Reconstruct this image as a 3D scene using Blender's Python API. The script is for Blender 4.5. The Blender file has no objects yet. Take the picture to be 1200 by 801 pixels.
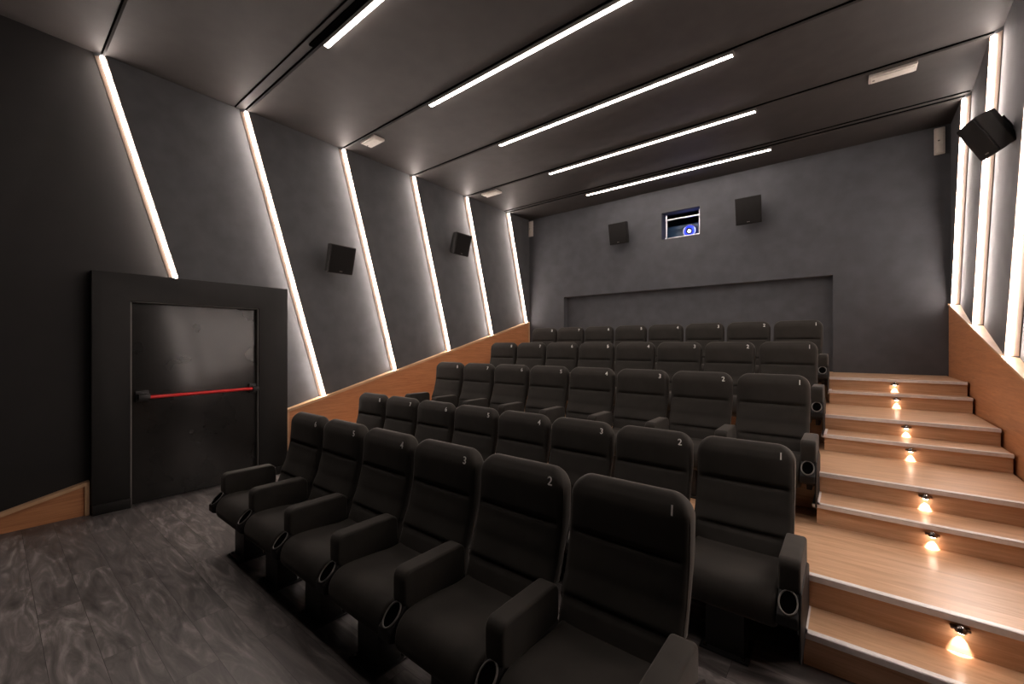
import bpy, bmesh, math, random
from mathutils import Vector, Matrix
random.seed(4)
S = bpy.context.scene
COL = S.collection

# ------------------------------------------------------------------ camera
cam_d = bpy.data.cameras.new('camera'); cam = bpy.data.objects.new('camera', cam_d); COL.objects.link(cam)
cam.location = (0, 0, 1.6)
cam.rotation_euler = (math.radians(90), 0, math.atan2(395, 493))
cam_d.sensor_width = 36; cam_d.lens = 493 / 1200 * 36; cam_d.shift_y = 3.5 / 1200
cam_d.clip_start = 0.02
S.camera = cam

# ------------------------------------------------------------------ world, exposure, lamp powers
W = bpy.data.worlds.new('world'); S.world = W; W.use_nodes = True
W.node_tree.nodes['Background'].inputs[0].default_value = (0, 0, 0, 1)
W.node_tree.nodes['Background'].inputs[1].default_value = 0
S.view_settings.view_transform = 'Standard'; S.view_settings.look = 'None'
S.view_settings.exposure = 0.45; S.view_settings.gamma = 1; S.view_settings.use_curve_mapping = False
S.cycles.use_denoising = True
S.cycles.max_bounces = 8; S.cycles.diffuse_bounces = 5
S.cycles.sample_clamp_indirect = 6
WALL_LED = 62.0
CEIL_LED = 25.0
STEP_SPOT = 4.0
LED_COL = (1.0, 0.86, 0.79)

# ------------------------------------------------------------------ room constants
XL, XR = -5.62, 1.0            # flush planes of the two side walls
YB = 7.65                      # back wall
YF = -3.6                      # screen end of the room, behind the camera
ZC = 4.40                      # ceiling
DEP = 0.07                     # depth of the saw-tooth steps
PITCH = 1.245
YT = [0.716 + PITCH * i for i in range(6)]      # portals at the ceiling
SL = 0.275                     # lean of the portals
def zwood(y): return 0.774 + 0.2575 * (y - 2.381)
def yport(i, z): return YT[i] + SL * (ZC - z)
def port_bottom(i):            # where portal i meets the timber ledge
    # z = a + b*(YT + SL*(ZC - z) - 2.381)
    a, b = 0.774, 0.2575
    return (a + b * (YT[i] + SL * ZC - 2.381)) / (1 + b * SL)

# ------------------------------------------------------------------ materials
def nmat(name):
    m = bpy.data.materials.new(name); m.use_nodes = True
    nt = m.node_tree; return m, nt, nt.nodes['Principled BSDF']
def N(nt, t, **kw):
    n = nt.nodes.new(t)
    for k, v in kw.items(): setattr(n, k, v)
    return n
def coords(nt, scale, use='world', rot=(0, 0, 0)):
    if use == 'world':
        g = N(nt, 'ShaderNodeNewGeometry'); out = g.outputs['Position']
    else:
        g = N(nt, 'ShaderNodeTexCoord'); out = g.outputs['Object']
    mp = N(nt, 'ShaderNodeMapping'); mp.inputs['Scale'].default_value = scale; mp.inputs['Rotation'].default_value = rot
    nt.links.new(out, mp.inputs['Vector']); return mp.outputs['Vector']
def ramp(nt, fac, stops):
    r = N(nt, 'ShaderNodeValToRGB'); e = r.color_ramp.elements
    while len(e) < len(stops): e.new(0.5)
    for el, (p, c) in zip(e, stops): el.position = p; el.color = (*c, 1)
    nt.links.new(fac, r.inputs['Fac']); return r.outputs['Color']
def bump(nt, b, h, strength, dist=0.01):
    bp = N(nt, 'ShaderNodeBump'); bp.inputs['Strength'].default_value = strength; bp.inputs['Distance'].default_value = dist
    nt.links.new(h, bp.inputs['Height']); nt.links.new(bp.outputs['Normal'], b.inputs['Normal'])

def paint(name, c, rough=0.7, var=0.12, bs=0.15, scale=5, spec=0.4):
    m, nt, b = nmat(name)
    v = coords(nt, (1, 1, 1))
    n = N(nt, 'ShaderNodeTexNoise'); n.inputs['Scale'].default_value = scale; n.inputs['Detail'].default_value = 5
    nt.links.new(v, n.inputs['Vector'])
    lo = tuple(x * (1 - var) for x in c); hi = tuple(x * (1 + var) for x in c)
    nt.links.new(ramp(nt, n.outputs['Fac'], [(0.3, lo), (0.7, hi)]), b.inputs['Base Color'])
    n2 = N(nt, 'ShaderNodeTexNoise'); n2.inputs['Scale'].default_value = 160; nt.links.new(v, n2.inputs['Vector'])
    bump(nt, b, n2.outputs['Fac'], bs, 0.002)
    b.inputs['Roughness'].default_value = rough
    b.inputs['Specular IOR Level'].default_value = spec
    return m
def plain(name, c, rough=0.5, metal=0.0, emit=None, es=0.0, spec=0.5):
    m, nt, b = nmat(name)
    v = coords(nt, (1, 1, 1), 'obj')
    n = N(nt, 'ShaderNodeTexNoise'); n.inputs['Scale'].default_value = 30; nt.links.new(v, n.inputs['Vector'])
    nt.links.new(ramp(nt, n.outputs['Fac'], [(0.3, tuple(x * .94 for x in c)), (0.7, tuple(min(1, x * 1.06) for x in c))]), b.inputs['Base Color'])
    b.inputs['Roughness'].default_value = rough; b.inputs['Metallic'].default_value = metal
    b.inputs['Specular IOR Level'].default_value = spec
    if emit:
        b.inputs['Emission Color'].default_value = (*emit, 1); b.inputs['Emission Strength'].default_value = es
    return m
def wood(name, dark, light, scale, planks, rough=0.4, plankaxis='Y', pw=0.16, spec=0.5):
    """scale: stretch of the grain; planks: strength of the tone change from board to board"""
    m, nt, b = nmat(name)
    g = N(nt, 'ShaderNodeNewGeometry')
    sp = N(nt, 'ShaderNodeSeparateXYZ'); nt.links.new(g.outputs['Position'], sp.inputs[0])
    ad = N(nt, 'ShaderNodeMath', operation='MULTIPLY_ADD'); nt.links.new(sp.outputs[plankaxis], ad.inputs[0]); ad.inputs[1].default_value = 1 / pw; ad.inputs[2].default_value = 100.37
    fl = N(nt, 'ShaderNodeMath', operation='FLOOR'); nt.links.new(ad.outputs[0], fl.inputs[0])
    wn = N(nt, 'ShaderNodeTexWhiteNoise', noise_dimensions='1D'); nt.links.new(fl.outputs[0], wn.inputs['W'])
    off = N(nt, 'ShaderNodeVectorMath', operation='SCALE'); nt.links.new(wn.outputs['Color'], off.inputs[0]); off.inputs['Scale'].default_value = 7.0
    va = N(nt, 'ShaderNodeVectorMath', operation='ADD'); nt.links.new(g.outputs['Position'], va.inputs[0]); nt.links.new(off.outputs[0], va.inputs[1])
    mp = N(nt, 'ShaderNodeMapping'); mp.inputs['Scale'].default_value = scale; nt.links.new(va.outputs[0], mp.inputs['Vector'])
    n1 = N(nt, 'ShaderNodeTexNoise'); n1.inputs['Scale'].default_value = 1.6; n1.inputs['Detail'].default_value = 8; n1.inputs['Roughness'].default_value = 0.62; n1.inputs['Distortion'].default_value = 0.9
    nt.links.new(mp.outputs[0], n1.inputs['Vector'])
    n2 = N(nt, 'ShaderNodeTexNoise'); n2.inputs['Scale'].default_value = 7; n2.inputs['Detail'].default_value = 3
    nt.links.new(mp.outputs[0], n2.inputs['Vector'])
    mx = N(nt, 'ShaderNodeMath', operation='MULTIPLY_ADD'); nt.links.new(n2.outputs['Fac'], mx.inputs[0]); mx.inputs[1].default_value = 0.35
    nt.links.new(n1.outputs['Fac'], mx.inputs[2])
    pl = N(nt, 'ShaderNodeMath', operation='MULTIPLY_ADD'); nt.links.new(wn.outputs['Value'], pl.inputs[0]); pl.inputs[1].default_value = planks
    nt.links.new(mx.outputs[0], pl.inputs[2])
    nt.links.new(ramp(nt, pl.outputs[0], [(0.38, dark), (0.95, light)]), b.inputs['Base Color'])
    b.inputs['Roughness'].default_value = rough; b.inputs['Specular IOR Level'].default_value = spec
    bump(nt, b, n1.outputs['Fac'], 0.12, 0.003)
    return m
def floor_mat():
    m, nt, b = nmat('dark_vinyl_planks')
    v = coords(nt, (1, 1, 1))
    br = N(nt, 'ShaderNodeTexBrick'); nt.links.new(v, br.inputs['Vector'])
    br.inputs['Scale'].default_value = 1.0; br.inputs['Brick Width'].default_value = 1.25; br.inputs['Row Height'].default_value = 0.185
    br.inputs['Mortar Size'].default_value = 0.0010; br.inputs['Bias'].default_value = 0.0
    br.inputs['Color1'].default_value = (0.0, 0.0, 0.0, 1); br.inputs['Color2'].default_value = (1, 1, 1, 1); br.inputs['Mortar'].default_value = (0, 0, 0, 1)
    br.offset = 0.37; br.offset_frequency = 2
    off = N(nt, 'ShaderNodeVectorMath', operation='SCALE'); nt.links.new(br.outputs['Color'], off.inputs[0]); off.inputs['Scale'].default_value = 5
    va = N(nt, 'ShaderNodeVectorMath', operation='ADD'); nt.links.new(v, va.inputs[0]); nt.links.new(off.outputs[0], va.inputs[1])
    mp = N(nt, 'ShaderNodeMapping'); mp.inputs['Scale'].default_value = (1.5, 7.5, 1); nt.links.new(va.outputs[0], mp.inputs['Vector'])
    n = N(nt, 'ShaderNodeTexNoise'); n.inputs['Scale'].default_value = 1.15; n.inputs['Detail'].default_value = 8; n.inputs['Distortion'].default_value = 2.6; n.inputs['Roughness'].default_value = 0.6
    nt.links.new(mp.outputs[0], n.inputs['Vector'])
    a = N(nt, 'ShaderNodeMath', operation='MULTIPLY_ADD'); nt.links.new(br.outputs['Color'], a.inputs[0]); a.inputs[1].default_value = 0.12; nt.links.new(n.outputs['Fac'], a.inputs[2])
    c = ramp(nt, a.outputs[0], [(0.36, (0.050, 0.045, 0.043)), (0.54, (0.105, 0.094, 0.090)), (0.62, (0.14, 0.126, 0.12)), (0.8, (0.27, 0.245, 0.235))])
    mm = N(nt, 'ShaderNodeMix', data_type='RGBA'); nt.links.new(br.outputs['Fac'], mm.inputs[0]); nt.links.new(c, mm.inputs[6]); mm.inputs[7].default_value = (0.02, 0.018, 0.017, 1)
    nt.links.new(mm.outputs[2], b.inputs['Base Color'])
    rr_ = ramp(nt, n.outputs['Fac'], [(0.3, (0.34,) * 3), (0.7, (0.52,) * 3)]); nt.links.new(rr_, b.inputs['Roughness'])
    bump(nt, b, n.outputs['Fac'], 0.15, 0.003)
    return m
def fabric_mat(name, c, sheen=0.5):
    m, nt, b = nmat(name)
    v = coords(nt, (1, 1, 1), 'obj')
    n = N(nt, 'ShaderNodeTexNoise'); n.inputs['Scale'].default_value = 6; n.inputs['Detail'].default_value = 4; nt.links.new(v, n.inputs['Vector'])
    nt.links.new(ramp(nt, n.outputs['Fac'], [(0.3, tuple(x * .8 for x in c)), (0.7, tuple(x * 1.2 for x in c))]), b.inputs['Base Color'])
    n2 = N(nt, 'ShaderNodeTexNoise'); n2.inputs['Scale'].default_value = 450; nt.links.new(v, n2.inputs['Vector'])
    bump(nt, b, n2.outputs['Fac'], 0.25, 0.001)
    b.inputs['Roughness'].default_value = 0.85; b.inputs['Specular IOR Level'].default_value = 0.25
    b.inputs['Sheen Weight'].default_value = sheen; b.inputs['Sheen Roughness'].default_value = 0.35
    b.inputs['Sheen Tint'].default_value = (0.75, 0.68, 0.62, 1)
    return m
def emis(name, c, s):
    m, nt, b = nmat(name)
    b.inputs['Base Color'].default_value = (*c, 1); b.inputs['Emission Color'].default_value = (*c, 1); b.inputs['Emission Strength'].default_value = s
    return m

M = dict(
    wall=paint('grey_wall_paint', (0.078, 0.080, 0.085), 0.75),
    wall_front=paint('black_wall_paint', (0.010, 0.0088, 0.0082), 0.7),
    back=paint('back_wall_paint', (0.074, 0.077, 0.085), 0.8),
    ceil=paint('ceiling_paint', (0.034, 0.030, 0.028), 0.68, spec=0.35),
    frame=paint('door_surround_paint', (0.012, 0.011, 0.010), 0.55, spec=0.35),
    door=paint('door_enamel', (0.020, 0.0185, 0.017), 0.22, 0.2, 0.0, 3, 0.6),
    black=plain('black_metal', (0.012, 0.011, 0.011), 0.5),
    matte=plain('black_plastic', (0.008, 0.0072, 0.007), 0.6, spec=0.3),
    cup=plain('painted_hollow', (0.002, 0.002, 0.002), 1.0, spec=0.0),
    ring=plain('grey_rim_plastic', (0.13, 0.12, 0.11), 0.5),
    red=plain('red_bar', (0.72, 0.012, 0.014), 0.3),
    speaker=plain('speaker_grille', (0.011, 0.010, 0.0095), 0.8, spec=0.2),
    spk_side=plain('speaker_shell', (0.014, 0.013, 0.012), 0.6, spec=0.25),
    white=plain('white_plastic', (0.62, 0.57, 0.52), 0.4),
    diffuser=plain('frosted_cover', (0.72, 0.68, 0.62), 0.3),
    chrome=plain('chrome', (0.55, 0.55, 0.58), 0.3, 1.0),
    steel=plain('dark_steel', (0.30, 0.27, 0.25), 0.25, 1.0),
    alu=plain('aluminium_nosing', (0.80, 0.76, 0.74), 0.35, 0.0),
    pale=plain('pale_print', (0.92, 0.90, 0.86), 0.5),
    fabric=fabric_mat('black_velour', (0.029, 0.026, 0.0222), 0.22),
    piping=fabric_mat('grey_piping', (0.026, 0.023, 0.020), 0.25),
    floor=floor_mat(),
    oak=wood('oak_steps', (0.44, 0.245, 0.125), (0.73, 0.475, 0.30), (1.1, 9, 20), 0.07, 0.30),
    oak_wall=wood('oak_wall_panel', (0.37, 0.145, 0.058), (0.62, 0.28, 0.125), (14, 1.2, 20), 0.08, 0.42, 'Z', 0.3),
    oak_trim=wood('oak_edge', (0.50, 0.29, 0.15), (0.72, 0.47, 0.28), (6, 1.0, 1.0), 0.0, 0.5, 'Z', 3.0),
    channel=wood('strip_channel', (0.30, 0.22, 0.17), (0.44, 0.33, 0.26), (6, 1, 1), 0.0, 0.6, 'Z', 3.0),
    led=emis('led_diffuser', LED_COL, WALL_LED),
    cled=emis('ceiling_led_diffuser', LED_COL, CEIL_LED),
    bulb=emis('step_bulb', (1.0, 0.75, 0.6), 30),
    lens=emis('lens_glow', (0.55, 0.62, 1.0), 60),
    halo=emis('lens_halo', (0.02, 0.05, 1.0), 1.0),
    projector=plain('projector_shell', (0.02, 0.06, 0.11), 0.4),
    booth=plain('booth_lining', (0.02, 0.02, 0.025), 0.8),
)

# ------------------------------------------------------------------ mesh helpers
def mesh_obj(name, verts, faces, mat, parent=None, smooth=False, auto=None):
    me = bpy.data.meshes.new(name); me.from_pydata([tuple(v) for v in verts], [], faces); me.update()
    bm = bmesh.new(); bm.from_mesh(me); bmesh.ops.recalc_face_normals(bm, faces=bm.faces); bm.to_mesh(me); bm.free()
    me.materials.append(mat)
    o = bpy.data.objects.new(name, me); COL.objects.link(o)
    if parent: o.parent = parent
    if smooth:
        for p in me.polygons: p.use_smooth = True
        if auto: me.set_sharp_from_angle(angle=math.radians(auto))
    return o
class MB:
    def __init__(s): s.v = []; s.f = []
    def add(s, v, f):
        n = len(s.v); s.v += [Vector(p) for p in v]; s.f += [tuple(i + n for i in q) for q in f]; return s
    def box(s, x0, x1, y0, y1, z0, z1, mat=None):
        v = [Vector((x, y, z)) for z in (z0, z1) for y in (y0, y1) for x in (x0, x1)]
        if mat is not None: v = [mat @ p for p in v]
        return s.add(v, [(0, 2, 3, 1), (4, 5, 7, 6), (0, 1, 5, 4), (2, 6, 7, 3), (0, 4, 6, 2), (1, 3, 7, 5)])
    def quad(s, a, b, c, d): return s.add([a, b, c, d], [(0, 1, 2, 3)])
    def prism(s, poly, ax, a, b):   # polygon in the two other axes, extruded along ax
        def P(p, t):
            return {'x': (t, p[0], p[1]), 'y': (p[0], t, p[1]), 'z': (p[0], p[1], t)}[ax]
        n = len(poly)
        v = [P(p, a) for p in poly] + [P(p, b) for p in poly]
        f = [tuple(range(n)), tuple(range(2 * n - 1, n - 1, -1))] + [(i, (i + 1) % n, n + (i + 1) % n, n + i) for i in range(n)]
        return s.add(v, f)
    def loft(s, rings, cap=True):
        n = len(rings[0]); v = [p for r in rings for p in r]; f = []
        for k in range(len(rings) - 1):
            for i in range(n):
                f.append((k * n + i, k * n + (i + 1) % n, (k + 1) * n + (i + 1) % n, (k + 1) * n + i))
        if cap: f += [tuple(range(n))[::-1], tuple(range((len(rings) - 1) * n, len(rings) * n))]
        return s.add(v, f)
    def tube(s, pts, r, seg=8, closed=False):
        pts = [Vector(p) for p in pts]; n = len(pts); rings = []
        for i in range(n):
            a = pts[(i - 1) % n] if (i or closed) else pts[0]; b = pts[(i + 1) % n] if (i < n - 1 or closed) else pts[-1]
            t = (b - a).normalized(); up = Vector((0, 0, 1)) if abs(t.z) < 0.95 else Vector((0, 1, 0))
            if i and abs(t.dot(u0)) < 0.98: up = u0
            u = (up - t * t.dot(up)).normalized(); w = t.cross(u); u0 = u
            rings.append([pts[i] + u * r * math.cos(2 * math.pi * k / seg) + w * r * math.sin(2 * math.pi * k / seg) for k in range(seg)])
        if closed:
            return s.loft(rings + [rings[0]], cap=False)
        return s.loft(rings)
    def build(s, name, mat, parent=None, smooth=False, auto=None, bevel=0):
        o = mesh_obj(name, s.v, s.f, mat, parent, smooth, auto)
        if bevel:
            bm = bmesh.new(); bm.from_mesh(o.data)
            bmesh.ops.bevel(bm, geom=[e for e in bm.edges if len(e.link_faces) == 2 and e.calc_face_angle(0) > 0.5], offset=bevel, segments=2, affect='EDGES', profile=0.6)
            bm.to_mesh(o.data); bm.free()
            for p in o.data.polygons: p.use_smooth = True
            o.data.set_sharp_from_angle(angle=math.radians(50))
        return o
def empty(name, loc=(0, 0, 0), rz=0):
    o = bpy.data.objects.new(name, None); COL.objects.link(o); o.location = loc; o.rotation_euler = (0, 0, rz); o.empty_display_size = 0.1
    return o
def tag(o, label=None, cat=None, group=None, kind=None):
    if label: o['label'] = label
    if cat: o['category'] = cat
    if group: o['group'] = group
    if kind: o['kind'] = kind
    return o
def struct(mb, name, mat, parent=None, bevel=0, label=None):
    o = mb.build(name, mat, parent, bevel=bevel)
    if parent is None: o['kind'] = 'structure'
    if label: o['label'] = label
    return o
def children(o): return [c for c in bpy.data.objects if c.parent == o]
def copy_tree(o, kids, parent=None):
    c = o.copy(); COL.objects.link(c)
    if parent: c.parent = parent
    for ch in kids.get(o.name, []): copy_tree(ch, kids, c)
    return c
def kids_map():
    k = {}
    for o in bpy.data.objects:
        if o.parent: k.setdefault(o.parent.name, []).append(o)
    return k

# ================================================================== SETTING
struct(MB().box(-5.75, 1.15, YF, 7.95, -0.06, 0.0), 'floor', M['floor'])

# ---- ceiling: flat panels parted by dark reveals at every portal
CD = 0.022
mb = MB(); x0, x1 = XL - 0.1, XR + 0.1
mb.quad((x0, YF, ZC), (x1, YF, ZC), (x1, YT[0] - CD, ZC + CD), (x0, YT[0] - CD, ZC + CD))
for i in range(6):
    y = YT[i]
    mb.quad((x0, y - CD, ZC + CD), (x1, y - CD, ZC + CD), (x1, y, ZC), (x0, y, ZC))
    if i < 5: mb.quad((x0, y, ZC), (x1, y, ZC), (x1, YT[i + 1] - CD, ZC + CD), (x0, YT[i + 1] - CD, ZC + CD))
mb.quad((x0, YT[5], ZC), (x1, YT[5], ZC), (x1, YB + 0.02, ZC + 0.01), (x0, YB + 0.02, ZC + 0.01))
mb.quad((x0, YF, ZC + .16), (x1, YF, ZC + .16), (x1, 8.2, ZC + .16), (x0, 8.2, ZC + .16))
struct(mb, 'ceiling', M['ceil'])
for i in range(6):
    struct(MB().box(XL - .05, XR + .05, YT[i] - CD - 0.005, YT[i] - CD + 0.006, ZC + CD - 0.012, ZC + CD + .01), 'trim_%d' % (i + 1), M['cup'])
struct(MB().box(-3.95, -0.6, YT[1] - .075, YT[1] - .028, ZC + .004, ZC + .05), 'trim_7', M['cup'])
struct(MB().box(XL - .05, XR + .05, YT[1] - .130, YT[1] - .120, ZC + .010, ZC + .05), 'trim_30', M['cup'])
struct(MB().box(XL - .05, XR + .05, YT[5] - .130, YT[5] - .120, ZC + .010, ZC + .05), 'trim_31', M['cup'])

# ---- side walls
def side_wall(side):
    s = -1 if side == 'left' else 1; fx = XL if side == 'left' else XR; rx = fx + s * DEP
    mb = MB(); top = ZC + 0.1
    zb = [port_bottom(i) for i in range(6)]
    # screen-end stretch: flush, then tapering to portal 0
    def P(x, i, z, dy=0): return (x, yport(i, z) + dy, z)
    yst = -0.6
    a_top, a_bot = (fx, yst, top), (fx, yst, 0)
    for i in range(6):
        z0 = 0.0 if i == 0 else zb[i] - 0.10
        mb.quad(P(rx, i, z0, -DEP), P(fx, i, z0), P(fx, i, top), P(rx, i, top, -DEP))
        if i < 5:
            z1 = zb[i + 1] - 0.10
            mb.quad(P(fx, i, z0), P(rx, i + 1, z1, -DEP), P(rx, i + 1, top, -DEP), P(fx, i, top))
        else:
            mb.quad(P(fx, i, z0), (fx + s * .01, YB + .02, z0), (fx + s * .01, YB + .02, top), P(fx, i, top))
    mb.quad((rx + s * .05, -0.6, 0), (rx + s * .05, 8.2, 0), (rx + s * .05, 8.2, top), (rx + s * .05, -0.6, top))
    struct(mb, 'wall_' + side, M['wall'])
    # black stretch near the screen
    mf = MB(); mf.quad(a_bot, P(rx, 0, 0, -DEP), P(rx, 0, top, -DEP), a_top); mf.quad((fx, YF, 0), (fx, yst, 0), (fx, yst, top), (fx, YF, top))
    struct(mf, 'wall_%s_front' % side, M['wall_front'])
side_wall('left'); side_wall('right')
struct(MB().box(x0, x1, YF - .05, YF, 0, ZC + .1), 'wall_front', M['wall_front'])

# ---- back wall with its long recess and the projection opening
def grid_wall(mb, y, xs, zs, holes):
    for a, b in zip(xs, xs[1:]):
        for c, d in zip(zs, zs[1:]):
            mx, mz = (a + b) / 2, (c + d) / 2
            if any(h[0] < mx < h[1] and h[2] < mz < h[3] for h in holes): continue
            mb.quad((a, y, c), (b, y, c), (b, y, d), (a, y, d))
rec = (-4.72, -0.182, 1.0, 2.612); win = (-2.655, -2.0, 3.505, 3.985)
mb = MB()
grid_wall(mb, YB, sorted([x0, x1, rec[0], rec[1], win[0], win[1]]), sorted([0, ZC + .1, rec[2], rec[3], win[2], win[3]]), [rec, win])
RD = 0.13
for (a, b, c, d), dep in ((rec, RD), (win, 0.22)):
    y1 = YB + dep
    mb.quad((a, YB, c), (a, y1, c), (a, y1, d), (a, YB, d)); mb.quad((b, YB, c), (b, y1, c), (b, y1, d), (b, YB, d))
    mb.quad((a, YB, d), (b, YB, d), (b, y1, d), (a, y1, d)); mb.quad((a, YB, c), (b, YB, c), (b, y1, c), (a, y1, c))
mb.quad((rec[0], YB + RD, rec[2]), (rec[1], YB + RD, rec[2]), (rec[1], YB + RD, rec[3]), (rec[0], YB + RD, rec[3]))
# booth behind the opening
bx0, bx1, bz0, bz1, by0, by1 = -2.95, -1.7, 3.35, 4.15, YB + 0.22, YB + 1.0
for q in (((bx0, by1, bz0), (bx1, by1, bz0), (bx1, by1, bz1), (bx0, by1, bz1)), ((bx0, by0, bz0), (bx0, by1, bz0), (bx0, by1, bz1), (bx0, by0, bz1)),
          ((bx1, by0, bz0), (bx1, by1, bz0), (bx1, by1, bz1), (bx1, by0, bz1)), ((bx0, by0, bz0), (bx1, by0, bz0), (bx1, by1, bz0), (bx0, by1, bz0)),
          ((bx0, by0, bz1), (bx1, by0, bz1), (bx1, by1, bz1), (bx0, by1, bz1))): mb.quad(*q)
struct(mb, 'wall_back', M['back'])

# ---- timber dado panels and their pale edges
def dado(side, y0, y1, n, end0, end1):
    s = -1 if side == 'left' else 1
    f = XL + 0.02 if side == 'left' else XR - 0.012        # face of the panel
    out = XL - 0.10 if side == 'left' else XR + 0.10
    tf = f - s * (0.022 if side == 'left' else 0.010)
    T = 0.032 if side == 'left' else 0.022
    zl = lambda y: max(0.0, zwood(y))
    mb = MB(); ys = sorted({y0, y1, max(y0, 2.381 - 0.774 / .2575)})
    poly = [(y0, 0)] + [(y1, 0), (y1, zl(y1) - T), (y0, max(0.001, zl(y0) - T))]
    mb.prism(poly, 'x', f, out)
    p = struct(mb, 'trim_%d' % n, M['oak_wall'], label='oak wall panel')
    mt = MB()
    mt.prism([(y0, zl(y0) - T), (y1, zl(y1) - T), (y1, zl(y1)), (y0, zl(y0))], 'x', tf, out)
    if end0: mt.prism([(y0, 0), (y0 + T, 0), (y0 + T, zl(y0 + T) - T), (y0, zl(y0) - T)], 'x', tf, out)
    if end1: mt.prism([(y1 - T, 0), (y1, 0), (y1, zl(y1) - T), (y1 - T, zl(y1 - T) - T)], 'x', tf, out)
    struct(mt, 'ledge', M['oak_trim'], p, label='pale timber edge')
dado('left', 2.385, 7.60, 8, True, True)
dado('left', -0.45, 0.605, 9, False, True)
dado('right', -0.3, 7.64, 10, False, False)

# ---- exit door with its surround
fx = -5.53
sr = MB(); sr.prism([(0.612, 0), (0.885, 0), (0.885, 2.035), (2.045, 2.035), (2.045, 0), (2.372, 0), (2.372, 2.305), (0.612, 2.305)], 'x', XL - .12, fx)
struct(sr, 'door_1', M['frame'], bevel=0.004, label='black box surround of the emergency exit')
d1 = bpy.data.objects['door_1']
MB().box(XL - .02, -5.588, 0.905, 2.03, 0.008, 2.022).build('door_leaf', M['door'], d1, bevel=0.003)
jb = MB(); jb.box(-5.592, -5.545, 0.886, 0.898, 0, 2.034); jb.box(-5.592, -5.545, 2.034, 2.044, 0, 2.034); jb.box(-5.592, -5.545, 0.886, 2.044, 2.026, 2.034)
jb.build('door_frame', M['ring'], d1)
pb = empty('panic_bar', (0, 0, 0)); pb.parent = d1
b = MB(); zb_ = 1.085
b.tube([(-5.475, 1.02, zb_ - .008), (-5.475, 1.95, zb_ + .003)], 0.017, 16); b.build('push_bar', M['red'], pb, True, 50)['label'] = 'red push bar'
for ya, yb2 in ((0.925, 1.03), (1.945, 2.02)):
    h = MB(); h.box(-5.588, -5.545, ya, yb2, zb_ - .055, zb_ + .055); h.box(-5.55, -5.45, ya + .01, yb2 - .005, zb_ - .026, zb_ + .026)
    h.build('bar_housing', M['black'], pb, bevel=0.006)['label'] = 'black end housing'
bb = MB(); bb.box(-5.532, -5.505, 0.615, 0.885, 0, 0.095); struct(bb, 'baseboard_left', M['frame'], bevel=0.004)
bb = MB(); bb.box(-5.532, -5.505, 2.045, 2.372, 0, 0.095); struct(bb, 'baseboard_left_rear', M['frame'], bevel=0.004)

# ---- raked platforms and half steps in the aisle
PLAT = [(2.826, 0.340), (3.972, 0.628), (5.180, 0.912), (6.420, 1.208)]
HALF = [(2.560, 0.167), (3.660, 0.482), (4.840, 0.772), (6.172, 1.064)]
AX0, AX1 = -0.19, 0.968
n = 11
for k, (y, z) in enumerate(PLAT):
    y1 = PLAT[k + 1][0] if k < 3 else YB + 0.12
    mb = MB(); mb.box(-5.598, AX1, y + 0.006, y1 + 0.006, 0, z - 0.024); mb.box(-5.598, AX1, y - 0.004, y1 + 0.006, z - 0.024, z)
    p = struct(mb, 'trim_%d' % n, M['oak'], label='oak seating platform'); n += 1
    t = MB(); t.box(-5.59, AX1, y - 0.014, y + 0.026, z, z + 0.004); t.box(-5.59, AX1, y - 0.016, y - 0.008, z - 0.026, z + 0.004)
    t.build('nosing', M['alu'], p)['label'] = 'aluminium nosing strip'
for k, (y, z) in enumerate(HALF):
    y1 = PLAT[k][0]
    zb0 = 0 if k == 0 else PLAT[k - 1][1]
    mb = MB(); mb.box(AX0 + .012, AX1, y + 0.008, y1 + 0.005, zb0, z - 0.022); mb.box(AX0, AX1, y - 0.004, y1 + 0.005, z - 0.022, z)
    p = struct(mb, 'trim_%d' % n, M['oak'], label='oak half step in the aisle'); n += 1
    t = MB(); t.box(AX0 - .006, AX1, y - 0.014, y + 0.026, z, z + 0.004); t.box(AX0 - .006, AX1, y - 0.016, y - 0.008, z - 0.024, z + 0.004)
    t.box(AX0 - .010, AX0 + .028, y - .016, y1 - .005, z, z + .004); t.box(AX0 - .012, AX0 - .004, y - .016, y1 - .005, z - .022, z + .004)
    t.build('nosing', M['alu'], p)['label'] = 'aluminium nosing strip'

# ================================================================== WALL LED STRIPS
order = ['first', 'second', 'third', 'fourth', 'fifth', 'sixth']
LW = 0.046
def led_strip(side, i, label, ztop=None, zbot=None):
    s = -1 if side == 'left' else 1; fxx = XL if side == 'left' else XR
    zt = ZC - 0.01 if ztop is None else ztop
    zb2 = (port_bottom(i) + 0.0) if zbot is None else zbot
    # across the 45-degree step: c runs from the recess (0) to the flush edge (1)
    root = empty('led_strip_light', (fxx, yport(i, zb2), zb2))
    def P(c, out, z):   # out = stand-off towards the room/screen
        x = fxx + s * DEP * (1 - c) - s * out * 0.707
        y = yport(i, z) - DEP * (1 - c) - out * 0.707
        return Vector((x, y, z)) - root.location
    def bar(mb, c0, c1, o0, o1, za, zb_):
        mb.add([P(c0, o0, za), P(c1, o0, za), P(c1, o1, za), P(c0, o1, za), P(c0, o0, zb_), P(c1, o0, zb_), P(c1, o1, zb_), P(c0, o1, zb_)],
               [(0, 1, 2, 3), (4, 5, 6, 7), (0, 1, 5, 4), (1, 2, 6, 5), (2, 3, 7, 6), (3, 0, 4, 7)])
    h = MB(); bar(h, 0.06, 0.60, 0.001, 0.005, zb2, zt); bar(h, 0.84, 1.0, 0.001, 0.004, zb2, zt)
    h.build('timber_channel', M['channel'], root)
    d = MB(); bar(d, 0.60, 0.84, 0.001, 0.015, zb2 + .004, zt - .004)
    d.build('diffuser', M['led'], root)
    tag(root, label, 'led light', 'slanted led strips on the %s wall' % side)
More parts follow.
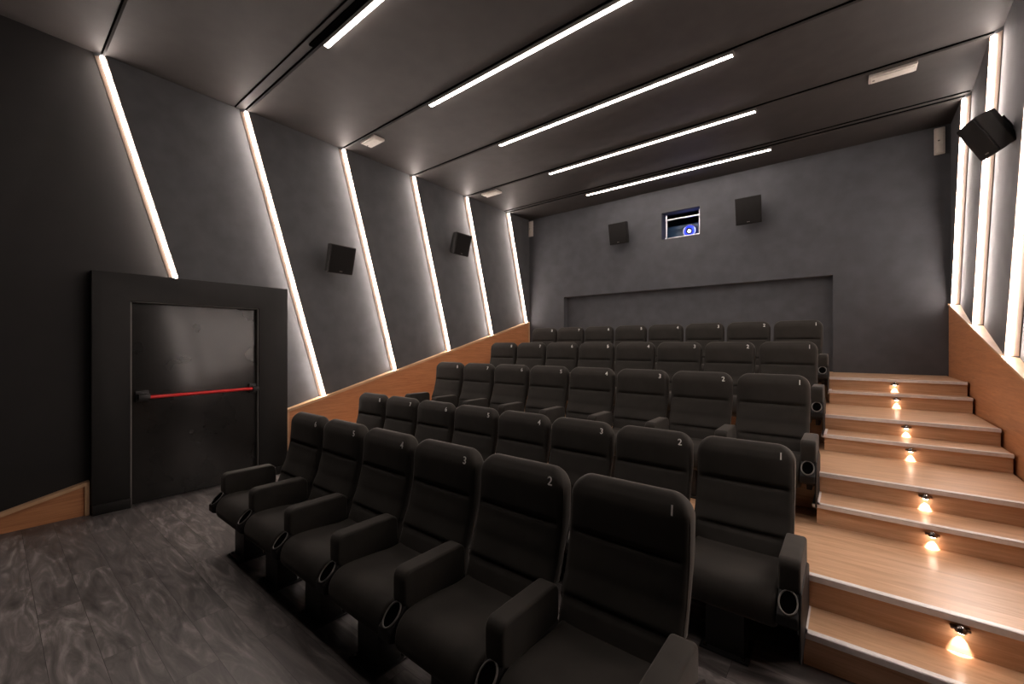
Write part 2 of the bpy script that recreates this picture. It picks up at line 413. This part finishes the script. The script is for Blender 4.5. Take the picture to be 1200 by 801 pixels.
LL = ['slanted wall light strip ending just above the exit door surround',
      'slanted wall light strip between the exit door and the nearer left wall speaker',
      'slanted wall light strip just behind the nearer speaker on the left wall',
      'slanted wall light strip just before the farther speaker on the left wall',
      'slanted wall light strip just behind the farther speaker on the left wall',
      'slanted left wall light strip nearest the back wall corner']
for i in range(6): led_strip('left', i, LL[i], zbot=2.307 if i == 0 else None)
RL = {2: 'slanted right wall light strip above the lower aisle steps, outside the view',
      3: 'near vertical light strip at the right edge, in front of the right wall speaker',
      4: 'near vertical right wall light strip partly covered by the wall speaker',
      5: 'near vertical light strip in the right back corner of the room'}
for i in (1, 2, 3, 4, 5): led_strip('right', i, RL.get(i, 'slanted right wall light strip nearest the screen'))

# ================================================================== CEILING LED BARS
CL = ['ceiling light bar nearest the camera, out of the view', 'short looking ceiling light bar at the top edge, nearest of the visible ones', 'second visible ceiling light bar, running off the top edge of the view',
      'middle ceiling light bar, third from the back wall', 'ceiling light bar second from the back wall', 'ceiling light bar nearest the back wall']
for i in range(6):
    y = YT[i] + 0.012 if i else YT[0] + .012
    root = empty('ceiling_light_bar', (-2.33, y, ZC))
    L = 1.46
    h = MB(); h.box(-L - .01, L + .01, -0.030, 0.030, -0.010, 0.0); h.box(-L - .012, -L, -.025, .025, -.034, 0); h.box(L, L + .012, -.025, .025, -.034, 0)
    h.box(-L, L, -.026, -.020, -.028, 0.0)
    h.build('housing', M['ring'], root)
    d = MB(); d.box(-L, L, -0.018, 0.020, -0.032, -0.008); d.build('diffuser', M['cled'], root)
    tag(root, CL[i], 'ceiling light', 'light bars under the ceiling')

# ================================================================== EMERGENCY LUMINAIRES
def luminaire(loc, rot, L, Wd, T, label):
    root = empty('emergency_light', loc); root.rotation_euler = rot
    MB().box(-L / 2, L / 2, -Wd / 2, Wd / 2, -T, 0).build('body', M['white'], root, bevel=0.008)
    MB().box(-L / 2 + .02, L / 2 - .02, -Wd / 2 + .02, Wd / 2 - .02, -T - .010, -T).build('cover', M['diffuser'], root, bevel=0.004)
    MB().box(-L / 2 + .03, -L / 2 + .05, -.008, .008, -T - .013, -T - .009).build('status_light', M['ring'], root)
    tag(root, label, 'emergency light', 'white emergency lights')
luminaire((-5.09, 3.30, ZC), (0, 0, 0), .32, .17, .03, 'white emergency light on the ceiling by the third left wall strip')
luminaire((-5.13, 5.80, ZC), (0, 0, 0), .36, .17, .03, 'white emergency light on the ceiling by the fifth left wall strip')
luminaire((0.345, 5.80, ZC + .0), (0, 0, 0), .37, .15, .03, 'white emergency light on the ceiling near the right wall')
luminaire((-5.57, YB, 4.20), (math.radians(-90), 0, 0), .11, .34, .035, 'white upright emergency light high in the left back corner')
luminaire((0.905, YB, 4.21), (math.radians(-90), 0, 0), .10, .34, .035, 'white upright emergency light high in the right back corner')

# ================================================================== SPEAKERS
def wall_speaker(loc, rz, tilt, label, w=0.36, h=0.38, dpt=0.20):
    """front faces local -Y before rotation; tapers to the mounting side"""
    root = empty('wall_speaker', loc); root.rotation_euler = (tilt, 0, rz)
    rings = []
    for y, a, b_ in ((0.0, 0.22, 0.30), (-dpt * .45, 0.34, h * .94), (-dpt * .92, w, h)):
        rings.append([(-a / 2, y, -b_ / 2), (a / 2, y, -b_ / 2), (a / 2, y, b_ / 2), (-a / 2, y, b_ / 2)])
    MB().loft(rings).build('cabinet', M['spk_side'], root, bevel=0.008)
    MB().box(-w / 2 + .006, w / 2 - .006, -dpt - .004, -dpt * .9, -h / 2 + .006, h / 2 - .006).build('grille', M['speaker'], root, bevel=0.012)
    MB().box(-.02, .02, -dpt - .007, -dpt - .003, -h / 2 + .03, -h / 2 + .04).build('badge', M['ring'], root)
    br = MB(); br.box(-.05, .05, 0, .05, -.07, .07); br.box(-.02, .02, -.02, .07, -.02, .02)
    br.build('bracket', M['black'], root)
    tag(root, label, 'speaker', 'surround speakers on the walls')
R = math.radians
wall_speaker((XL + .12, 2.985, 2.795), R(90), R(16), 'black wall speaker between the second and third left light strips')
wall_speaker((XL + .12, 5.25, 3.42), R(90), R(16), 'black wall speaker between the fourth and fifth left light strips')
wall_speaker((XR - .05, 5.15, 3.36), R(-75), R(30), 'black wall speaker hanging over the light strip on the right wall', .25, .33, .15)
wall_speaker((-3.37, YB - .10, 3.72), R(0), R(12), 'black wall speaker left of the projector window', .36, .39, .2)
wall_speaker((-1.22, YB - .10, 3.72), R(0), R(12), 'black wall speaker right of the projector window', .36, .41, .2)

# ================================================================== PROJECTOR WINDOW AND PROJECTOR
wf = MB(); wy = YB + .10; a, b_, c, dd = win
for z in (c + .015, dd - .13):
    wf.box(a + .04, b_ - .01, wy - .012, wy + .012, z, z + .022)
for x in (a + .045, b_ - .035):
    wf.box(x, x + .025, wy - .012, wy + .012, c, dd - .02)
w1 = struct(wf, 'window_1', M['chrome'], bevel=0.002, label='chrome frame of the projector window')
hg = MB()
for x in (a + .06, b_ - .022):
    for z in (c + .03, dd - .12): hg.tube([(x, wy - .03, z), (x, wy - .01, z)], .013, 12)
hg.build('fixing', M['chrome'], w1, True, 40)
pr = empty('projector', (-2.30, YB + .62, bz0))
MB().box(-.42, .38, -.28, .25, .0, .46).build('body', M['projector'], pr, bevel=0.02)
def disc_tube(y0, y1, r, x, z, ri=None, seg=32):
    m = MB(); m.tube([(x, y0, z), (x, y1, z)], r, seg); return m
LX, LZ = 0.05, 0.31
rg = MB(); rg.tube([(LX + .105 * math.cos(t * math.pi / 16), -.335, LZ + .105 * math.sin(t * math.pi / 16)) for t in range(32)], .012, 8, True)
lr = disc_tube(-.36, -.27, .06, LX, LZ).build('lens', M['matte'], pr, True, 40)
rg.build('lens_ring', M['chrome'], lr, True)
disc_tube(-.33, -.3205, .10, LX, LZ).build('lens_halo_disc', M['halo'], lr, True, 40)  # glowing disc added for the blue halo of glare around the lens
disc_tube(-.372, -.365, .022, LX + .005, LZ - .01).build('lamp_glow', M['lens'], lr, True, 40)
tag(pr, 'projector glowing blue behind the small window in the back wall', 'projector')
ld = bpy.data.lights.new('projector_lamp', 'POINT'); ld.color = (0.08, 0.14, 1.0); ld.energy = 1.1; ld.shadow_soft_size = 0.03
lo = bpy.data.objects.new('projector_lamp', ld); COL.objects.link(lo); lo.location = (-2.20, YB + .21, bz0 + LZ + .02)
lo.parent = None

# ================================================================== STEP LIGHTS
SLY = [(2.826, .34), (3.660, .482), (3.972, .628), (4.840, .772), (5.180, .912), (6.172, 1.064), (6.420, 1.208)]
SN = ['lowest visible', 'second', 'third', 'fourth', 'fifth', 'sixth', 'highest']
for k, (y, z) in enumerate(SLY):
    root = empty('step_light', (0.402, y - .004, z - .052))
    b = MB()
    b.box(-.034, .034, -.018, .010, -.006, .006)
    bd = b.build('bracket', M['steel'], root, bevel=.003)
    dm = MB(); rings = []
    for a_ in range(0, 7):
        t = a_ / 6 * math.pi / 2
        rings.append([(.021 * math.cos(t) * math.cos(q * math.pi / 8), -.018 + .021 * math.cos(t) * math.sin(q * math.pi / 8), -.008 + .030 * math.sin(t)) for q in range(16)])
    rings[-1] = [(0.001 * math.cos(q * math.pi / 8), -.018 + .001 * math.sin(q * math.pi / 8), .022) for q in range(16)]
    dm.loft(rings); dm.build('dome', M['steel'], root, True, 60)
    bl = MB(); bl.tube([(0, -.018, -.013), (0, -.018, -.0085)], .013, 12); bl.build('bulb', M['bulb'], root)
    tag(root, 'small chrome step light on the %s lit riser of the aisle' % SN[k] if k else 'small chrome step light on the lowest lit riser, nearest the camera', 'step light', 'small lights on the aisle risers')
    sd = bpy.data.lights.new('step_lamp', 'SPOT'); sd.energy = STEP_SPOT; sd.color = (1.0, .82, .71); sd.spot_size = R(52); sd.spot_blend = .6; sd.shadow_soft_size = .004
    so = bpy.data.objects.new('step_lamp', sd); COL.objects.link(so); so.parent = root; so.location = (0, -.020, -.018); so.rotation_euler = (R(22), 0, 0)

# ================================================================== CINEMA SEATS
def smooth_poly(pts, sub=4):
    n = len(pts); out = []
    for i in range(n):
        p0, p1, p2, p3 = (Vector((*pts[(i + k) % n], 0)) for k in (-1, 0, 1, 2))
        for j in range(sub):
            t = j / sub
            q = 0.5 * ((2 * p1) + (-p0 + p2) * t + (2 * p0 - 5 * p1 + 4 * p2 - p3) * t * t + (-p0 + 3 * p1 - 3 * p2 + p3) * t ** 3)
            out.append((q.x, q.y))
    return out
def inset(poly, d):
    n = len(poly); area = sum(poly[i][0] * poly[(i + 1) % n][1] - poly[(i + 1) % n][0] * poly[i][1] for i in range(n)); sg = 1 if area > 0 else -1
    out = []
    for i in range(n):
        a = Vector(poly[i - 1]); b = Vector(poly[(i + 1) % n]); t = (b - a).normalized()
        out.append((poly[i][0] - sg * d * t.y, poly[i][1] + sg * d * t.x))
    return out
def rrect(y0, y1, z0, z1, r, n=6):
    out = []
    for cx_, cz_, a0 in ((y1 - r, z1 - r, 0), (y0 + r, z1 - r, 90), (y0 + r, z0 + r, 180), (y1 - r, z0 + r, 270)):
        for k in range(n + 1):
            a = math.radians(a0 + 90 * k / n); out.append((cx_ + r * math.cos(a), cz_ + r * math.sin(a)))
    return out
def pad(mb, poly, xa, xb, r, steps=5):
    rings = []
    for k in range(steps + 1):
        t = k / steps * math.pi / 2
        rings.append([(xa + r - r * math.sin(math.pi / 2 - t) if False else xa + r * (1 - math.sin(t)), p[0], p[1]) for p in inset(poly, r * (1 - math.cos(t)))])
    rings = rings[::-1]
    # rings now run from the outer face (t=pi/2 -> x=xa, inset r) to the rim
    right = [[(xb - (x - xa), y, z) for (x, y, z) in rg_] for rg_ in rings][::-1]
    return mb.loft(rings + right)

BW = 0.265                                     # half width of the back
def yf(z):                                     # front face of the back pad
    pts = [(0.38, -.215), (0.50, -.175), (0.62, -.125), (0.76, -.092), (0.90, -.083), (1.04, -.072)]
    for (a, ya), (b, yb_) in zip(pts, pts[1:]):
        if z <= b:
            t = max(0, (z - a) / (b - a)); t = t * t * (3 - 2 * t) * .35 + t * .65
            return ya + (yb_ - ya) * t
    return pts[-1][1]
def yr(z):
    pts = [(0.33, -.10), (0.50, -.085), (0.62, -.04), (0.78, .015), (0.92, .025), (1.04, .012)]
    for (a, ya), (b, yb_) in zip(pts, pts[1:]):
        if z <= b: t = max(0, (z - a) / (b - a)); return ya + (yb_ - ya) * t
    return pts[-1][1]
ZT = 1.012
def back_outline(z, top=ZT, R_=0.095):
    tau = top - z
    hw = BW - (0.008 if z < .5 else 0) 
    if tau < R_: hw = hw - R_ + math.sqrt(max(0, R_ * R_ - (R_ - tau) ** 2))
    return hw
def section(z):
    tau = ZT - z; a, b = yf(z), yr(z); mid = b - .035; ka = kb = 1
    if tau < .085: ka = max(.02, math.sqrt(max(0.0, 1 - ((.085 - tau) / .085) ** 2.2)))
    if tau < .035: kb = max(.02, math.sqrt(max(0.0, 1 - ((.035 - tau) / .035) ** 2)))
    return mid + (a - mid) * ka, mid + (b - mid) * kb
def make_back(parent):
    zs = [0.36, 0.365, 0.375] + [0.39 + 0.012 * k for k in range(int((ZT - .06 - .39) / .012) + 1)]
    zs += [ZT - .05, ZT - .04, ZT - .03, ZT - .022, ZT - .015, ZT - .009, ZT - .004, ZT - .001]
    NX = 14; rings = []
    for z in zs:
        hw = back_outline(z); a, b = section(z); k = 1
        if z < .38: k = .7 + .3 * (z - .36) / .02; mid = (a + b) / 2; a = mid + (a - mid) * k; b = mid + (b - mid) * k
        if ZT - z < .085: k = max(0, (ZT - z) / .085)
        gr = 0.016 * (math.exp(-((z - .765) / .010) ** 2) + math.exp(-((z - .505) / .010) ** 2))
        pil = 0.010 * (abs(math.sin(math.pi * (z - .505) / .26)) ** .6) if .38 < z < ZT - .03 else 0.0
        r = min(.032, (b - a) * .45, hw * .4); ring = []
        for i in range(NX + 1):                # front, left to right
            x = -hw + r + (2 * hw - 2 * r) * i / NX; u = abs(x) / (hw - r + 1e-6)
            ring.append((x, a - pil * (1 - u ** 6) * k + gr * (1 - .35 * u ** 8), z))
        for q in range(1, 5):
            t = math.pi / 2 * q / 5; ring.append((hw - r + r * math.sin(t), a + r - r * math.cos(t), z))
        for q in range(0, 5):
            t = math.pi / 2 * q / 4; ring.append((hw - r + r * math.cos(t), b - r + r * math.sin(t), z))
        for q in range(0, 5):
            t = math.pi / 2 * q / 4; ring.append((-hw + r - r * math.sin(t), b - r + r * math.cos(t), z))
        for q in range(1, 5):
            t = math.pi / 2 * q / 5; ring.append((-hw + r - r * math.cos(t), a + r - r * math.sin(t), z))
        rings.append(ring)
    bk = MB().loft(rings).build('backrest', M['fabric'], parent, True, 60)
    # welt along the front edge
    pts = []
    for z in [0.42 + .02 * k for k in range(25)] + [ZT - t for t in (.085, .075, .065, .055, .045, .035, .026, .018, .012)]:
        pts.append((back_outline(z, ZT - .004, .105) - .004, z))
    path = [(-x, section(z)[0] + .018, z) for x, z in pts] + [(x, section(z)[0] + .018, z) for x, z in pts[::-1]]
    MB().tube(path, .0030, 6).build('piping', M['piping'], bk, True)
    # plastic shell on the rear
    rs = []
    for z in [.34, .40, .50, .62, .76, .88, .94]:
        hw = BW - .03; y = yr(z)
        rs.append([(-hw, y - .02, z), (hw, y - .02, z), (hw, y + .004, z), (hw - .03, y + .012, z), (-hw + .03, y + .012, z), (-hw, y + .004, z)])
    MB().loft(rs).build('back_shell', M['matte'], parent, True, 35)
    return bk
def make_arm(parent, x):
    mb = MB(); pad(mb, rrect(-.590, -.205, .405, .580, .045), x - .046, x + .046, .014)
    mb.build('armrest', M['fabric'], parent, True, 50)
    # cup holder with sloped mouth in front of and under the pad
    poly = [(-.575, .438), (-.668, .350), (-.668, .305), (-.60, .275), (-.48, .285), (-.46, .430)]
    hd = MB(); hd.prism(poly, 'x', x - .043, x + .043); c = hd.build('cup_holder', M['matte'], parent, bevel=.006)
    ctr = Vector((x, -.6215, .395)); ax = Vector((0, -.72, -.695)).normalized(); nrm = Vector((0, -.695, .72))
    loop = [ctr + Vector((1, 0, 0)) * .037 * math.cos(t * math.pi / 14) + ax * (.055) * math.sin(t * math.pi / 14) + nrm * .004 for t in range(28)]
    MB().tube(loop, .0042, 6, True).build('cup_rim', M['ring'], c, True)
    w = [ctr + Vector((1, 0, 0)) * .036 * math.cos(t * math.pi / 14) + ax * (.054) * math.sin(t * math.pi / 14) for t in range(28)]
    MB().loft([[p + nrm * .0035 for p in w], [p + nrm * -.002 for p in w]]).build('painted_hollow', M['cup'], c)  # flat disc; its near-black colour stands in for shade inside the cup
    # steel cheek carrying the arm
    br = MB(); br.prism([(-.56, .44), (-.56, .33), (-.46, .20), (-.16, .20), (-.13, .34), (-.20, .42), (-.30, .42), (-.32, .44)], 'x', x - .016, x + .016)
    br.build('side_bracket', M['black'], parent, bevel=.003)
def make_end_panel(parent, x):
    e = MB(); e.prism([(-.655, .35), (-.645, .14), (-.60, .12), (-.20, .12), (-.14, .20), (-.14, .40), (-.26, .455), (-.60, .44)], 'x', x + .0435, x + .052)
    e.build('end_panel', M['matte'], parent, bevel=.006)
def digit_mesh(ch):
    cu = bpy.data.curves.new('digit', 'FONT'); cu.body = ch; cu.size = .058; cu.align_x = 'CENTER'; cu.align_y = 'CENTER'; cu.extrude = .0006; cu.offset = .0007
    o = bpy.data.objects.new('digit', cu); COL.objects.link(o)
    bpy.context.view_layer.update()
    me = bpy.data.meshes.new_from_object(o.evaluated_get(bpy.context.evaluated_depsgraph_get())); bpy.data.objects.remove(o)
    me.materials.clear(); me.materials.append(M['pale']); return me
DIG = {str(k): digit_mesh(str(k)) for k in range(1, 9)}

def make_seat(left_end, right_end):
    root = empty('cinema_seat')
    poly = smooth_poly([(-.585, .235), (-.640, .275), (-.652, .335), (-.628, .395), (-.565, .428), (-.42, .425), (-.28, .412), (-.15, .410), (-.14, .30), (-.36, .225), (-.50, .215)], 4)
    cu = MB(); pad(cu, poly, -.238, .238, .022)
    cush = cu.build('seat_cushion', M['fabric'], root, True, 60)
    bk = make_back(root)
    make_arm(root, .285)
    if left_end: make_arm(root, -.285)
    if right_end: make_end_panel(root, .285)
    pe = MB(); pe.box(-.092, .092, -.565, -.435, .004, .26); pe.prism([(-.55, .22), (-.14, .22), (-.14, .33), (-.55, .255)], 'x', -.12, .12)
    ped = pe.build('pedestal', M['black'], root, bevel=.004)
    fp = MB(); fp.box(-.115, .115, -.60, -.40, 0, .010); pl = fp.build('foot_plate', M['black'], ped, bevel=.002)
    for x in (-.09, .09):
        for y in (-.58, -.42): MB().tube([(x, y, .008), (x, y, .020)], .009, 8).build('bolt', M['steel'], ped)
    cross = MB(); cross.box(-.285, .285, -.30, -.25, .24, .28); cross.build('beam', M['black'], root)
    return root
PROTO = {}
rows = [  # name, rear-top y, x of seat 1, floor z, count
    ('front row', 1.755, -0.738, 0.0, 6),
    ('second row', 2.965, -0.507, 0.0, 8),
    ('third row', 4.225, -0.512, 0.340, 8),
    ('fourth row', 5.450, -0.520, 0.628, 8),
    ('back row', 6.660, -0.525, 0.912, 8)]
SP = 0.570
words_ = ['first', 'second', 'third', 'fourth', 'fifth', 'sixth', 'seventh', 'eighth']
first_used = set()
for key in ((False, True), (False, False), (True, False)): PROTO[key] = make_seat(*key)
KM = kids_map()
for rn, y, xs, z, cnt in rows:
    for k in range(cnt):
        key = (k == cnt - 1, k == 0)
        if key in first_used: o = copy_tree(PROTO[key], KM)
        else: o = PROTO[key]; first_used.add(key)
        o.location = (xs - k * SP, y, z)
        lab = 'black upholstered cinema seat, %s from the aisle steps in the %s' % (words_[k], rn)
        tag(o, lab, 'cinema seat', 'cinema seats in the %s' % rn)
        bk = [c for c in o.children if c.name.startswith('backrest')][0]
        no = bpy.data.objects.new('seat_number', DIG[str(k + 1)]); COL.objects.link(no); no.parent = bk
        no.location = (.198, section(.952)[0] - .006, .952); no.rotation_euler = (R(90 - 8), 0, 0); no['label'] = 'pale printed seat number'
